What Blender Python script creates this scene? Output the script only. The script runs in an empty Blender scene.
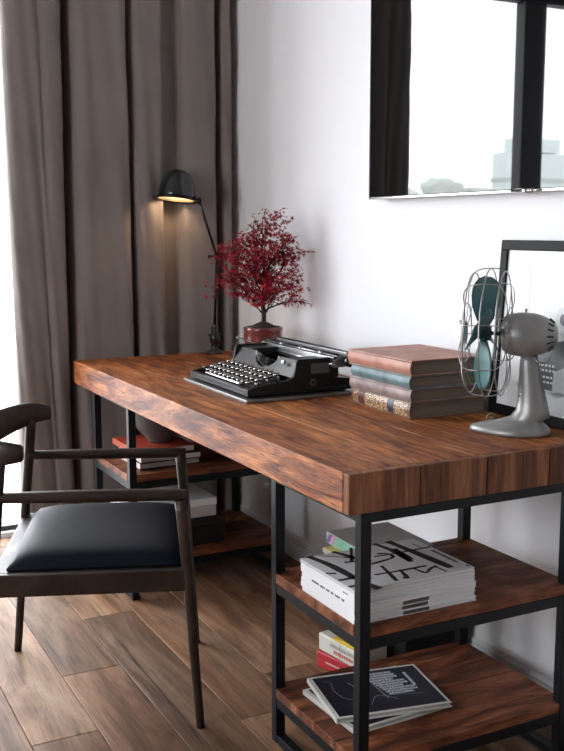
import bpy, bmesh, math, random
from mathutils import Vector, Matrix
C = bpy.context.scene
COL = C.collection
R = math.radians
random.seed(7)

# ------------------------------------------------------------------ helpers
class MB:
    """collects shapes, builds one mesh object"""
    def __init__(s): s.v = []; s.f = []; s.m = []; s.sm = []; s.pid = []; s.M = Matrix.Identity(4); s.cur = 0; s.p = 0.0
    def add(s, vs, fs, mi=None, smooth=False):
        o = len(s.v)
        s.v += [tuple(s.M @ Vector(v)) for v in vs]
        for f in fs:
            s.f.append([o + i for i in f]); s.m.append(s.cur if mi is None else mi); s.sm.append(smooth); s.pid.append(s.p)
        return s
    def box(s, x0, x1, y0, y1, z0, z1, mi=None, b=0.0):
        if b <= 0:
            vs = [(x, y, z) for z in (z0, z1) for y in (y0, y1) for x in (x0, x1)]
            return s.add(vs, [(0,2,3,1),(4,5,7,6),(0,1,5,4),(2,6,7,3),(0,4,6,2),(1,3,7,5)], mi)
        bm = bmesh.new(); bmesh.ops.create_cube(bm, size=1)
        for v in bm.verts: v.co = Vector(((x0+x1)/2 + v.co.x*(x1-x0), (y0+y1)/2 + v.co.y*(y1-y0), (z0+z1)/2 + v.co.z*(z1-z0)))
        bmesh.ops.bevel(bm, geom=bm.edges[:], offset=b, segments=2, profile=.5, affect='EDGES')
        bm.verts.index_update()
        s.add([v.co[:] for v in bm.verts], [[v.index for v in f.verts] for f in bm.faces], mi); bm.free(); return s
    def prism(s, poly, z0, z1, mi=None, ax='z'):
        n = len(poly)
        def pt(a, b, c): return {'z': (a, b, c), 'y': (a, c, b), 'x': (c, a, b)}[ax]
        vs = [pt(a, b, z0) for a, b in poly] + [pt(a, b, z1) for a, b in poly]
        fs = [list(range(n))[::-1], [n+i for i in range(n)]] + [(i, (i+1) % n, n+(i+1) % n, n+i) for i in range(n)]
        return s.add(vs, fs, mi)
    def tube(s, path, r, n=8, mi=None, closed=False, sq=None, flat=1.0):
        P = [Vector(p) for p in path]; k = len(P)
        rr = r if isinstance(r, (list, tuple)) else [r]*k
        vs = []; up = None
        for i in range(k):
            if closed: t = P[(i+1) % k] - P[i-1]
            else: t = P[min(i+1, k-1)] - P[max(i-1, 0)]
            t.normalize()
            if up is None:
                up = Vector((0, 0, 1)) if abs(t.z) < .9 else Vector((0, 1, 0))
            up = (up - t*up.dot(t)).normalized(); sd = t.cross(up)
            for j in range(n):
                a = 2*math.pi*(j+.5)/n
                ca, sa = math.cos(a), math.sin(a)
                vs.append(P[i] + (sd*ca*flat + up*sa)*rr[i])
        fs = []
        for i in range(k if closed else k-1):
            for j in range(n):
                a = i*n; b = ((i+1) % k)*n
                fs.append((a+j, a+(j+1) % n, b+(j+1) % n, b+j))
        s.add(vs, fs, mi, True)
        if not closed:
            s.add(vs[:n], [list(range(n))[::-1]], mi); s.add(vs[-n:], [list(range(n))], mi)
        return s
    def lathe(s, prof, o=(0,0,0), ax=(0,0,1), n=32, mi=None, cap=True, smooth=True):
        ax = Vector(ax).normalized(); o = Vector(o)
        u = ax.orthogonal().normalized(); w = ax.cross(u)
        vs = []
        for r, h in prof:
            for j in range(n):
                a = 2*math.pi*j/n
                vs.append(o + ax*h + (u*math.cos(a) + w*math.sin(a))*r)
        fs = [(i*n+j, i*n+(j+1) % n, (i+1)*n+(j+1) % n, (i+1)*n+j) for i in range(len(prof)-1) for j in range(n)]
        s.add(vs, fs, mi, smooth)
        if cap:
            if prof[0][0] > 1e-5: s.add(vs[:n], [list(range(n))[::-1]], mi)
            if prof[-1][0] > 1e-5: s.add(vs[-n:], [list(range(n))], mi)
        return s
    def build(s, name, mats, parent=None, loc=None, rz=0, bevel=0, subsurf=0, solid=0):
        me = bpy.data.meshes.new(name); me.from_pydata(s.v, [], s.f)
        if not isinstance(mats, (list, tuple)): mats = [mats]
        for m in mats: me.materials.append(m)
        at = me.attributes.new('pid', 'FLOAT', 'FACE')
        for i, p in enumerate(me.polygons):
            p.material_index = s.m[i]; p.use_smooth = s.sm[i]; at.data[i].value = s.pid[i]
        bm = bmesh.new(); bm.from_mesh(me); bmesh.ops.remove_doubles(bm, verts=bm.verts, dist=1e-6)
        if not solid: bmesh.ops.recalc_face_normals(bm, faces=bm.faces)
        bm.to_mesh(me); bm.free()
        o = bpy.data.objects.new(name, me); COL.objects.link(o)
        if parent: o.parent = parent
        if loc: o.location = loc
        o.rotation_euler.z = rz
        if solid:
            m = o.modifiers.new('solid', 'SOLIDIFY'); m.thickness = solid; m.offset = 0
        if bevel:
            m = o.modifiers.new('bevel', 'BEVEL'); m.width = bevel; m.segments = 2; m.limit_method = 'ANGLE'; m.angle_limit = R(40)
        if subsurf:
            m = o.modifiers.new('sub', 'SUBSURF'); m.levels = subsurf; m.render_levels = subsurf
        return o
def tag(o, label, cat, group=None, kind=None):
    o['label'] = label; o['category'] = cat
    if group: o['group'] = group
    if kind: o['kind'] = kind
    return o
def empty(name, loc, rz, label, cat, group=None):
    o = bpy.data.objects.new(name, None); COL.objects.link(o); o.empty_display_size = .05
    o.location = loc; o.rotation_euler.z = rz
    return tag(o, label, cat, group)
def struct(o): o['kind'] = 'structure'; return o
def crom(pts, k=6, closed=False):
    P = [Vector(p) for p in pts]; n = len(P); out = []
    for i in range(n if closed else n-1):
        if closed: a, b, c, d = P[i-1], P[i], P[(i+1) % n], P[(i+2) % n]
        else: a, b, c, d = P[max(i-1, 0)], P[i], P[i+1], P[min(i+2, n-1)]
        for j in range(k):
            t = j/k
            out.append(.5*((2*b) + (c-a)*t + (2*a-5*b+4*c-d)*t*t + (3*b-a-3*c+d)*t*t*t))
    if not closed: out.append(P[-1])
    return out

# ------------------------------------------------------------------ materials
def mat(name, col=(.5,.5,.5), rough=.5, metal=0, ior=1.5, bump=0, bscale=200, var=0, vscale=8, coat=0, sheen=0, spec=.5):
    m = bpy.data.materials.new(name); m.use_nodes = True; nt = m.node_tree; b = nt.nodes['Principled BSDF']
    b.inputs['Base Color'].default_value = (*col, 1); b.inputs['Roughness'].default_value = rough
    b.inputs['Metallic'].default_value = metal; b.inputs['IOR'].default_value = ior
    b.inputs['Coat Weight'].default_value = coat; b.inputs['Coat Roughness'].default_value = .1
    b.inputs['Sheen Weight'].default_value = sheen; b.inputs['Specular IOR Level'].default_value = spec
    tc = nt.nodes.new('ShaderNodeTexCoord')
    if var:
        n = nt.nodes.new('ShaderNodeTexNoise'); n.inputs['Scale'].default_value = vscale; n.inputs['Detail'].default_value = 5
        nt.links.new(tc.outputs['Object'], n.inputs['Vector'])
        r = nt.nodes.new('ShaderNodeValToRGB'); r.color_ramp.elements[0].position = .3; r.color_ramp.elements[1].position = .7
        r.color_ramp.elements[0].color = (*[c*(1-var) for c in col], 1); r.color_ramp.elements[1].color = (*[min(1, c*(1+var)) for c in col], 1)
        nt.links.new(n.outputs['Fac'], r.inputs['Fac']); nt.links.new(r.outputs['Color'], b.inputs['Base Color'])
    if bump:
        n = nt.nodes.new('ShaderNodeTexNoise'); n.inputs['Scale'].default_value = bscale; n.inputs['Detail'].default_value = 3
        nt.links.new(tc.outputs['Object'], n.inputs['Vector'])
        u = nt.nodes.new('ShaderNodeBump'); u.inputs['Strength'].default_value = bump; u.inputs['Distance'].default_value = .002
        nt.links.new(n.outputs['Fac'], u.inputs['Height']); nt.links.new(u.outputs['Normal'], b.inputs['Normal'])
    return m

def wood(name, ramp, grain=(9, 1.2, 9), hue=None, hue_amt=.5, crack=.5, rough=.45, bump=.25, pidk=7.3, fine=(120, 6, 120), dist=1.2, pidvar=0.0, coat=0, knots=0.0, spec=.22):
    """procedural wood; grain = stretch of the object coordinates"""
    m = bpy.data.materials.new(name); m.use_nodes = True; nt = m.node_tree; L = nt.links; N = nt.nodes.new
    b = nt.nodes['Principled BSDF']; tc = N('ShaderNodeTexCoord'); at = N('ShaderNodeAttribute'); at.attribute_name = 'pid'
    off = N('ShaderNodeVectorMath'); off.operation = 'MULTIPLY_ADD'
    cmb = N('ShaderNodeCombineXYZ')
    for i in range(3): L.new(at.outputs['Fac'], cmb.inputs[i])
    L.new(cmb.outputs[0], off.inputs[0]); off.inputs[1].default_value = (pidk, pidk*1.7, pidk*.6); L.new(tc.outputs['Object'], off.inputs[2])
    def noise(sc, det, di, rg=.6):
        mp = N('ShaderNodeMapping'); mp.inputs['Scale'].default_value = sc; L.new(off.outputs[0], mp.inputs['Vector'])
        n = N('ShaderNodeTexNoise'); n.inputs['Scale'].default_value = 1; n.inputs['Detail'].default_value = det
        n.inputs['Distortion'].default_value = di; n.inputs['Roughness'].default_value = rg
        L.new(mp.outputs[0], n.inputs['Vector']); return n.outputs['Fac']
    n1 = noise(grain, 8, dist); n2 = noise(fine, 4, .3, .7)
    rp = N('ShaderNodeValToRGB'); cr = rp.color_ramp
    while len(cr.elements) < len(ramp): cr.elements.new(.5)
    for e, (p, c) in zip(cr.elements, ramp): e.position = p; e.color = (*c, 1)
    L.new(n1, rp.inputs['Fac']); col = rp.outputs['Color']
    if hue:
        nh = noise(tuple(g*.35 for g in grain), 3, .8)
        hr = N('ShaderNodeValToRGB'); hr.color_ramp.elements[0].position = .42; hr.color_ramp.elements[1].position = .6
        hr.color_ramp.elements[0].color = (0,0,0,1); hr.color_ramp.elements[1].color = (hue_amt,)*3+(1,)
        L.new(nh, hr.inputs['Fac'])
        mx = N('ShaderNodeMix'); mx.data_type = 'RGBA'; mx.blend_type = 'MIX'
        L.new(hr.outputs['Color'], mx.inputs[0]); L.new(col, mx.inputs[6]); 
        m2 = N('ShaderNodeMix'); m2.data_type = 'RGBA'; m2.blend_type = 'MULTIPLY'; m2.inputs[0].default_value = 1
        L.new(col, m2.inputs[6]); m2.inputs[7].default_value = (*hue, 1)
        L.new(m2.outputs[2], mx.inputs[7]); col = mx.outputs[2]
    # fine dark grain
    fr = N('ShaderNodeValToRGB'); fr.color_ramp.elements[0].position = .33; fr.color_ramp.elements[1].position = .52
    fr.color_ramp.elements[0].color = (1-crack,)*3+(1,); fr.color_ramp.elements[1].color = (1,1,1,1)
    L.new(n2, fr.inputs['Fac'])
    mm = N('ShaderNodeMix'); mm.data_type = 'RGBA'; mm.blend_type = 'MULTIPLY'; mm.inputs[0].default_value = 1
    L.new(col, mm.inputs[6]); L.new(fr.outputs['Color'], mm.inputs[7]); col = mm.outputs[2]
    if knots:
        nk = noise(tuple(g*.6 for g in grain), 3, 2.2)
        kr = N('ShaderNodeValToRGB'); kr.color_ramp.elements[0].position = .64; kr.color_ramp.elements[1].position = .74
        kr.color_ramp.elements[0].color = (1,1,1,1); kr.color_ramp.elements[1].color = (1-knots,)*3+(1,)
        L.new(nk, kr.inputs['Fac'])
        mk = N('ShaderNodeMix'); mk.data_type = 'RGBA'; mk.blend_type = 'MULTIPLY'; mk.inputs[0].default_value = 1
        L.new(col, mk.inputs[6]); L.new(kr.outputs['Color'], mk.inputs[7]); col = mk.outputs[2]
    if pidvar:
        wn = N('ShaderNodeTexWhiteNoise'); wn.noise_dimensions = '1D'; L.new(at.outputs['Fac'], wn.inputs['W'])
        mr = N('ShaderNodeMapRange'); mr.inputs[3].default_value = 1-pidvar; mr.inputs[4].default_value = 1+pidvar*.6
        L.new(wn.outputs['Value'], mr.inputs[0])
        mp = N('ShaderNodeVectorMath'); mp.operation = 'SCALE'; L.new(col, mp.inputs[0]); L.new(mr.outputs[0], mp.inputs['Scale']); col = mp.outputs[0]
    L.new(col, b.inputs['Base Color'])
    rr = N('ShaderNodeMapRange'); rr.inputs[3].default_value = rough+.12; rr.inputs[4].default_value = rough-.1; L.new(n1, rr.inputs[0]); L.new(rr.outputs[0], b.inputs['Roughness'])
    bp = N('ShaderNodeBump'); bp.inputs['Strength'].default_value = bump; bp.inputs['Distance'].default_value = .003
    ad = N('ShaderNodeMath'); ad.operation = 'ADD'; L.new(n1, ad.inputs[0]); L.new(fr.outputs['Color'], ad.inputs[1])
    L.new(ad.outputs[0], bp.inputs['Height']); L.new(bp.outputs['Normal'], b.inputs['Normal'])
    b.inputs['Coat Weight'].default_value = coat; b.inputs['Coat Roughness'].default_value = .25; b.inputs['Specular IOR Level'].default_value = spec
    return m

DR = [(.24,(.045,.014,.006)),(.36,(.17,.047,.016)),(.47,(.34,.104,.031)),(.60,(.54,.195,.053)),(.76,(.76,.38,.13))]
M_desk = wood('reclaimed_wood', DR, grain=(20, 3.4, 20), hue=(.50,.44,.58), hue_amt=.7, crack=.62, rough=.5, bump=.5, fine=(190, 16, 190), dist=1.5, knots=.5)
M_edge = wood('desk_end_wood', [(.28,(.06,.022,.012)),(.45,(.15,.056,.026)),(.58,(.26,.105,.042)),(.75,(.40,.18,.075))], grain=(26, 26, 2.4), hue=(.7,.55,.55), crack=.4, rough=.5, bump=.3, fine=(200, 200, 10), dist=.8, pidvar=.3)
M_shelf = wood('shelf_wood', [(.28,(.030,.009,.006)),(.42,(.10,.030,.013)),(.54,(.19,.060,.025)),(.70,(.36,.14,.06))], grain=(4, 15, 15), hue=(.6,.5,.55), hue_amt=.7, crack=.5, rough=.5, bump=.3, fine=(9, 150, 150), dist=1.3)
M_floor = wood('oak_floor', [(.25,(.070,.036,.020)),(.42,(.165,.093,.055)),(.55,(.27,.165,.105)),(.75,(.40,.28,.19))], grain=(10, 1.3, 10), hue=(1.05,.8,.62), hue_amt=.6, crack=.35, rough=.55, bump=.3, fine=(130, 7, 130), dist=1.4, pidvar=.32, knots=.9, spec=.2)
M_chair = wood('dark_walnut', [(.3,(.014,.008,.006)),(.5,(.030,.018,.013)),(.7,(.055,.034,.024))], grain=(8, 8, 8), crack=.25, rough=.42, bump=.08, fine=(60, 60, 30), dist=.5, spec=.35)
M_iron = mat('black_iron', (.004,.005,.0065), .45, 0, spec=.22, bump=.1, bscale=300)
M_wall = mat('white_plaster', (.86,.86,.885), .9, bump=.06, bscale=60)
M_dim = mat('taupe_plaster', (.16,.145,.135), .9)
M_ceil = mat('ceiling_paint', (.32,.31,.30), .95)
M_base = mat('white_gloss_paint', (.74,.75,.78), .4)
M_black = mat('black_lacquer', (.008,.008,.009), .25, 0, coat=.3)
M_blackp = mat('black_crinkle_paint', (.007,.007,.008), .38, spec=.3, bump=.25, bscale=900)
M_rub = mat('black_rubber', (.010,.010,.010), .55, spec=.3)
M_chrome = mat('chrome', (.72,.72,.72), .18, 1)
M_dchrome = mat('worn_steel', (.42,.42,.42), .32, 1, bump=.1)
M_greym = mat('grey_enamel_metal', (.27,.265,.26), .36, .35, var=.10, vscale=25)
M_wire = mat('steel_wire', (.38,.37,.36), .35, .9)
M_glass = mat('screen_glass', (.003,.003,.0035), .02, 0, ior=1.85)
M_frame = mat('black_window_frame', (.015,.016,.018), .5)
M_white = mat('white_paper', (.74,.74,.73), .7)
M_page = mat('page_block', (.42,.40,.36), .85)
M_oldpage = mat('aged_page_block', (.17,.135,.10), .85, var=.12, vscale=60)
M_ink = mat('black_ink', (.01,.01,.012), .55)
M_seat = mat('black_leather', (.0035,.005,.010), .6, bump=.12, bscale=350, spec=.15)

def pagemat(name, col, period=.0016, amt=.35, rough=.8):
    m = mat(name, col, rough); nt = m.node_tree; b = nt.nodes['Principled BSDF']
    tc = nt.nodes.new('ShaderNodeTexCoord'); mp = nt.nodes.new('ShaderNodeMapping'); mp.inputs['Scale'].default_value = (2, 2, 1/period*.35)
    n = nt.nodes.new('ShaderNodeTexNoise'); n.inputs['Scale'].default_value = 1.0; n.inputs['Detail'].default_value = 3
    r = nt.nodes.new('ShaderNodeValToRGB'); r.color_ramp.elements[0].color = (*[c*(1-amt) for c in col], 1); r.color_ramp.elements[1].color = (*col, 1)
    r.color_ramp.elements[0].position = .35; r.color_ramp.elements[1].position = .6
    nt.links.new(tc.outputs['Object'], mp.inputs[0]); nt.links.new(mp.outputs[0], n.inputs['Vector']); nt.links.new(n.outputs['Fac'], r.inputs['Fac']); nt.links.new(r.outputs['Color'], b.inputs['Base Color'])
    return m
M_page = pagemat('page_block_lines', (.55,.53,.50)); M_oldpage = pagemat('aged_page_lines', (.20,.16,.12)); M_magp = pagemat('magazine_pages', (.74,.74,.74), .0012, .3, .6)

# curtain cloth with weave
M_cloth = mat('curtain_linen', (.205,.172,.158), .85, var=.08, vscale=5, bump=.35, bscale=420, sheen=.15)

# ------------------------------------------------------------------ room
XW = .735; YW = 2.35; XL = -3.3; YB = -3.0; ZC = 2.65
fl = MB(); pw = .168; k = 0
rows = {-1: .645, 0: .985, 1: 1.36, 2: 1.78, 3: .74, 4: 1.32}
for i in range(-19, 8):
    x0 = -.33 + (i)*pw - 0.0
    if x0 < XL-.2 or x0 > XW: continue
    joint = rows.get(i, random.uniform(0, 1.2)); ln = 1.25
    y = joint - ln*5
    while y < YW:
        y1 = min(y+ln, YW); y0 = max(y, YB)
        if y1 > YB+.01:
            fl.p = random.uniform(0, 40)
            fl.box(x0+.0006, min(x0+pw, XW+.1)-.0006, y0+.0006, y1-.0006, -.02, 0, b=.0022)
        y += ln
struct(fl.build('floor', M_floor))
sub = MB(); sub.box(XL-.1, XW+.1, YB-.1, YW+.1, -.12, -.021)
struct(sub.build('floor_base', M_rub))
w = MB(); w.box(XW, XW+.12, YB, YW+.25, 0, ZC); struct(w.build('wall_right', M_wall))
# far wall with the tall window opening
WX0, WX1, WZ0, WZ1 = -2.75, -.05, .02, 2.41
w = MB(); w.box(WX1, XW, YW, YW+.25, 0, ZC); w.box(XL, WX0, YW, YW+.25, 0, ZC)
w.box(WX0, WX1, YW, YW+.25, WZ1, ZC); w.box(WX0, WX1, YW, YW+.25, -.1, WZ0)
struct(w.build('wall_far', M_wall))
w = MB(); w.box(XL, XW, YB-.12, YB, 0, ZC); struct(w.build('wall_near', M_dim))
# left wall with a second window
LY0, LY1, LZ0, LZ1 = -1.3, .5, 1.0, 2.3
w = MB(); w.box(XL-.2, XL, YB, LY0, 0, ZC); w.box(XL-.2, XL, LY1, YW+.25, 0, ZC); w.box(XL-.2, XL, LY0, LY1, 0, LZ0); w.box(XL-.2, XL, LY0, LY1, LZ1, ZC)
struct(w.build('wall_left', M_dim))
w = MB(); w.box(XL-.2, XW+.12, YB-.12, YW+.25, ZC, ZC+.1); struct(w.build('ceiling', M_ceil))
# baseboard: tall board with a stepped moulding
w = MB(); w.prism([(XW, 0), (XW-.014, 0), (XW-.014, .062), (XW-.010, .068), (XW-.010, .078), (XW-.004, .088), (XW, .09)], YB, YW, ax='y'); struct(w.build('baseboard_right', M_base))
w = MB(); w.box(WX1, XW-.016, YW-.014, YW, 0, .09, b=.002); struct(w.build('baseboard_far', M_base))
def window(name, horiz, a0, a1, z0, z1, c, muls, label):
    o = MB()
    def bar(p0, p1, q0, q1, d=.035):
        if horiz: o.box(p0, p1, c-d, c+d, q0, q1, b=.003)
        else: o.box(c-d, c+d, p0, p1, q0, q1, b=.003)
    bar(a0, a1, z0, z0+.02); bar(a0, a1, z1-.05, z1); bar(a0, a0+.05, z0, z1); bar(a1-.05, a1, z0, z1)
    for m0, m1 in muls: bar(m0, m1, z0+.02, z1-.05)
    f = o.build(name, M_frame); struct(f)
    h = MB(); e = muls[0]
    if horiz: h.box(e[0]+.05, e[0]+.07, c-.06, c-.037, 1.0, 1.14, b=.004)
    else: h.box(c+.037, c+.06, e[0]+.05, e[0]+.07, 1.4, 1.54, b=.004)
    h.build('window_handle', M_dchrome, f)
window('window_1', True, WX0, WX1, WZ0, WZ1, YW+.06, [(-1.235, -1.095), (-2.0, -1.86)], '')
window('window_2', False, LY0, LY1, LZ0, LZ1, XL-.08, [(-.45, -.35)], '')

# ------------------------------------------------------------------ outside, seen in the reflection
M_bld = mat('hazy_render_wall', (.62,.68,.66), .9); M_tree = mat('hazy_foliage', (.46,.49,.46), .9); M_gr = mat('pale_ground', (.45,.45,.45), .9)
bd = empty('building', (-26.1, 30.5, -8), 0, 'pale apartment block outside, mirrored dimly low in the television screen', 'building')
b_ = MB(); b_.box(-1.6, 1.5, 0, .9, 0, 12.3); b_.box(-1.4, 1.0, .1, .8, 12.35, 12.9); b_.build('wall', M_bld, bd)
b_ = MB(); b_.box(-1.65, 1.55, -.05, .95, 11.15, 11.3); b_.build('ledge', M_tree, bd)
def blob(mb, c, r, seed):
    rnd = random.Random(seed); bm = bmesh.new(); bmesh.ops.create_icosphere(bm, subdivisions=3, radius=1)
    ph = [rnd.uniform(0, 6) for _ in range(4)]
    bm.verts.index_update(); vs = []
    for v in bm.verts:
        n = v.co.normalized(); d = 1 + .12*math.sin(5*n.x+ph[0]) + .12*math.sin(6*n.y+ph[1]) + .10*math.sin(7*n.z+ph[2]) + .06*math.sin(13*n.x+9*n.y+ph[3])
        vs.append((c[0]+n.x*r[0]*d, c[1]+n.y*r[1]*d, c[2]+n.z*r[2]*d))
    mb.add(vs, [[v.index for v in f.verts] for f in bm.faces], None, True); bm.free()
for i, (x, rr, zt, lb) in enumerate([(-22.75, .75, 2.5, 'hazy tree crown right against the building, mirrored low in the television screen'), (-21.0, .95, 2.85, 'hazy widest tree crown in the middle of the mirrored tree line'), (-19.3, .7, 2.5, 'hazy low tree crown at the left end of the mirrored tree line')]):
    t = empty('tree', (x, 30, -8), 0, lb, 'tree', 'trees mirrored in the television')
    q = MB(); blob(q, (0, 0, zt+8-.25), (rr*.93, rr*.8, .6), i); q.build('crown', M_tree, t)
    q = MB(); q.tube([(0,0,0), (.1,0,4), (0,0,zt+7)], [.3,.22,.12], 8); q.build('trunk', M_tree, t)
g = MB(); g.box(-80, 40, 3, 90, -8.3, -8); struct(g.build('ground', M_gr))

# ------------------------------------------------------------------ curtain
path = [(-.178,2.105),(-.190,2.085),(-.188,2.055),(-.168,2.033),(-.135,2.028),(-.10,2.029),(-.07,2.037),(-.055,2.037),(-.03,2.028),(.010,2.045),(.026,2.10),(.030,2.17),(.044,2.175),(.050,2.10),(.060,2.045),(.09,2.028),(.13,2.036),(.19,2.036),(.235,2.032),(.262,2.055),(.271,2.12),(.276,2.15),(.283,2.15),(.287,2.10),(.295,2.05),(.325,2.035),(.365,2.04),(.398,2.045),(.410,2.075),(.420,2.10),(.470,2.10),(.480,2.075),(.490,2.045),(.53,2.034),(.585,2.04),(.622,2.055),(.634,2.11),(.638,2.16),(.650,2.16),(.655,2.11),(.663,2.06),(.685,2.05),(.703,2.075),(.712,2.12),(.715,2.2)]
pp = crom([(x, y, 0) for x, y in path], 7)
zs = [.015 + i*(2.6-.015)/130 for i in range(131)]
cu = MB(); vs = []; n = len(pp)
for z in zs:
    for i, p in enumerate(pp):
        s = i/n
        k_ = 1 + .10*math.sin(z*2.1+s*9)*(1-z/3)
        yy = 2.11 + (p.y-2.11)*k_ + .004*math.sin(z*7+i*.5)*math.sin(s*23+z)
        xx = p.x + .010*math.sin(z*1.7+s*14)*(1-z/2.8)*(0 if p.x > .68 else 1)
        yy += .0025*math.sin(z*11+s*31+2*math.sin(z*3)) + .0012*math.sin(z*37+s*70+3*math.sin(z*5+s*20))
        vs.append((xx, yy, z))
fs = [(r_*n+i, r_*n+i+1, (r_+1)*n+i+1, (r_+1)*n+i) for r_ in range(len(zs)-1) for i in range(n-1)]
cu.add(vs, fs, None, True)
ob = cu.build('curtain', M_cloth, solid=.0025)
tag(ob, 'heavy grey brown linen curtain hanging in deep folds beside the window', 'curtain')

# ------------------------------------------------------------------ desk
H = .76; T = .0848; DL = 1.961; DW = .696
desk = empty('desk', (0, 0, 0), 0, 'long wooden desk with thick reddish plank top on black iron shelf frames', 'desk')
dt = MB()
for i in range(4):
    x0 = i*.174; dt.p = i*3.37+1
    dt.cur = 0; dt.box(x0+.0007, x0+.174-.0007, .0235, DL, H-T, H, b=.0022)
    dt.p = i*5.1+2
    dt.cur = 1; dt.box(x0+.0013, x0+.174-.0013, .0006*(i % 2), .023, H-T, H-.0002, b=.0022)
dt.build('tabletop', [M_desk, M_edge], desk)
W_ = .025; X0 = .033; X1 = .585
def pedestal(y0):
    y1 = y0+.377
    fr = MB()
    for x in (X0, X1):
        for z0, z1 in ((.0, .022), (H-T-.022, H-T-.0005)):
            fr.box(x+.001, x+W_-.001, y0+W_, y1, z0, z1, b=.0015)
        for z0, z1 in ((.382, .4075), (.094, .1195)):
            fr.box(x+.001, x+W_-.001, y0+W_, y1, z0, z1, b=.0015)
    for y in (y0, y1):
        for z0, z1 in ((.382, .4075), (.094, .1195), (H-T-.022, H-T-.0005)):
            fr.box(X0+W_, X1, y+.001, y+W_-.001, z0, z1, b=.0015)
    f = fr.build('iron_frame', M_iron, desk)
    for x in (X0, X1):
        for y in (y0, y1):
            l = MB(); l.box(x, x+W_, y, y+W_, 0, H-T-.001, b=.0018); l.build('leg', M_iron, f)
    for z0, z1 in ((.408, .432), (.12, .142)):
        s = MB(); e = .0005
        a, b_, c, d = X0-.001, X1+W_+.001, y0-.0, y1+W_*.0
        poly = [(a, c+W_+e), (X0+W_+e, c+W_+e), (X0+W_+e, c+.001), (X1-e, c+.001), (X1-e, c+W_+e), (b_, c+W_+e), (b_, d-e), (a, d-e)]
        mid = (c+d)/2
        for q, pl in enumerate(([(a, c+W_+e), (X0+W_+e, c+W_+e), (X0+W_+e, c+.001), (X1-e, c+.001), (X1-e, c+W_+e), (b_, c+W_+e), (b_, mid-.0004), (a, mid-.0004)], [(a, mid+.0004), (b_, mid+.0004), (b_, d-e), (X1-e, d-e), (X1-e, d+.024), (X0+W_+e, d+.024), (X0+W_+e, d-e), (a, d-e)])):
            s.p = q*4.3+z0*31+y0*3; s.prism(pl, z0, z1)
        s.build('shelf', M_shelf, desk, bevel=.0015)
pedestal(.003); pedestal(1.44)

# ------------------------------------------------------------------ television
tv = empty('television', (XW, .4, 1.33), 0, 'large flat black television on the white wall reflecting the window', 'television')
q = MB(); q.box(-.047, -.006, -.62, .60, .0, .70, b=.003); q.box(-.008, -.0005, -.3, .3, .15, .55); q.build('case', M_black, tv)
q = MB(); q.box(-.055, -.0475, -.625, .605, .008, .705, b=.001); q.build('screen', M_glass, tv)
q = MB(); q.box(-.057, -.046, -.625, .605, .0005, .0075, b=.0015); q.box(-.0565, -.0475, .6055, .6075, 0, .705); q.build('trim', M_chrome, tv)
bg = MB(); bg.tube([(-.059, -.077-.0, .0035), (-.059, -.145, .0035)], .0062, 12); bg.tube([(-.058,-.06,.0035),(-.058,-.165,.0035)], .0042, 8)
bg = bg.build('badge', M_chrome, tv)
q = MB()
for i in range(4):
    y = -.088 - i*.0145
    q.box(-.0662, -.0640, y-.0035, y-.0005, .0005, .0065)
    q.box(-.0662, -.0640, y-.0005, y+.003, (.0005 if i % 2 else .005), (.002 if i % 2 else .0065))
q.build('badge_marks', M_ink, bg)

# ------------------------------------------------------------------ leaning picture
ph = .452; lean = .030
pic = empty('framed_picture', (.687, .02, .7615), 0, 'black framed picture of a typewriter leaning on the wall behind the fan', 'picture')
pic.rotation_euler.y = math.atan2(lean, ph)
fy0, fy1 = -.26, .400  # local extent along the wall
q = MB(); fw = .026
q.box(0, .016, fy0, fy1, 0, fw, b=.002); q.box(0, .016, fy0, fy1, ph-fw, ph, b=.002); q.box(0, .016, fy0, fy0+fw, fw, ph-fw, b=.002); q.box(0, .016, fy1-fw, fy1, fw, ph-fw, b=.002)
q.build('frame', mat('matte_black_frame', (.006,.006,.006), .5, spec=.15), pic)
q = MB(); q.box(.006, .014, fy0+fw, fy1-fw, fw, ph-fw); pr = q.build('print', mat('print_paper', (.74,.76,.77), .25), pic)
M_pd = mat('printed_charcoal', (.035,.043,.047), .3); M_pg = mat('printed_grey', (.42,.44,.46), .3); M_pl = mat('printed_pale_grey', (.60,.63,.65), .3)
pi_ = MB()
def flat(poly, mi, d=.0003): pi_.prism([(y, z) for y, z in poly], .006-d-.0002, .006-d, mi, ax='x')
flat([(.33,.03),(.10,.03),(-.10,.03),(-.18,.05),(-.2,.085),(.10,.08),(.26,.088),(.34,.095)], 2)
flat([(.297,.148),(.268,.170),(.238,.190),(.147,.212),(-.05,.214),(-.09,.19),(-.10,.10),(.165,.082),(.285,.088)], 0, .0006)
flat([(.300,.090),(.286,.094),(.160,.084),(.13,.084),(.13,.076),(.17,.076),(.30,.082)], 1, .0009)
flat([(.172,.132),(.130,.150),(.118,.150),(.118,.09),(.150,.07),(.172,.075)], 1, .0009)
flat([(.138,.19),(.03,.19),(.03,.17),(.138,.17)], 1, .0009)
for r_ in range(4):
    for k in range(9):
        y = .276 - k*.0125 - r_*.002 + .01*(r_ % 2)*.5; z = .102 + r_*.0125 + (.004 if r_ > 1 else 0)
        if y > .165: flat([(y-.004, z), (y+.004, z), (y+.004, z+.0055), (y-.004, z+.0055)], 2, .0009)
flat([(.156+.028*math.cos(a)*.9, .266+.026*math.sin(a)) for a in [i*math.pi/8 for i in range(16)]], 2, .0006)
flat([(.150+.018*math.cos(a)*.9, .262+.015*math.sin(a)) for a in [i*math.pi/8 for i in range(16)]], 0, .0009)
flat([(.22,.245),(.150,.226),(.150,.2235),(.22,.242)], 1, .0009)
flat([(.33,.42),(.29,.42),(.27,.20),(.275,.20)][::-1], 2, .0003)
pi_.build('printed_image', [M_pd, M_pg, M_pl], pr)

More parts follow.
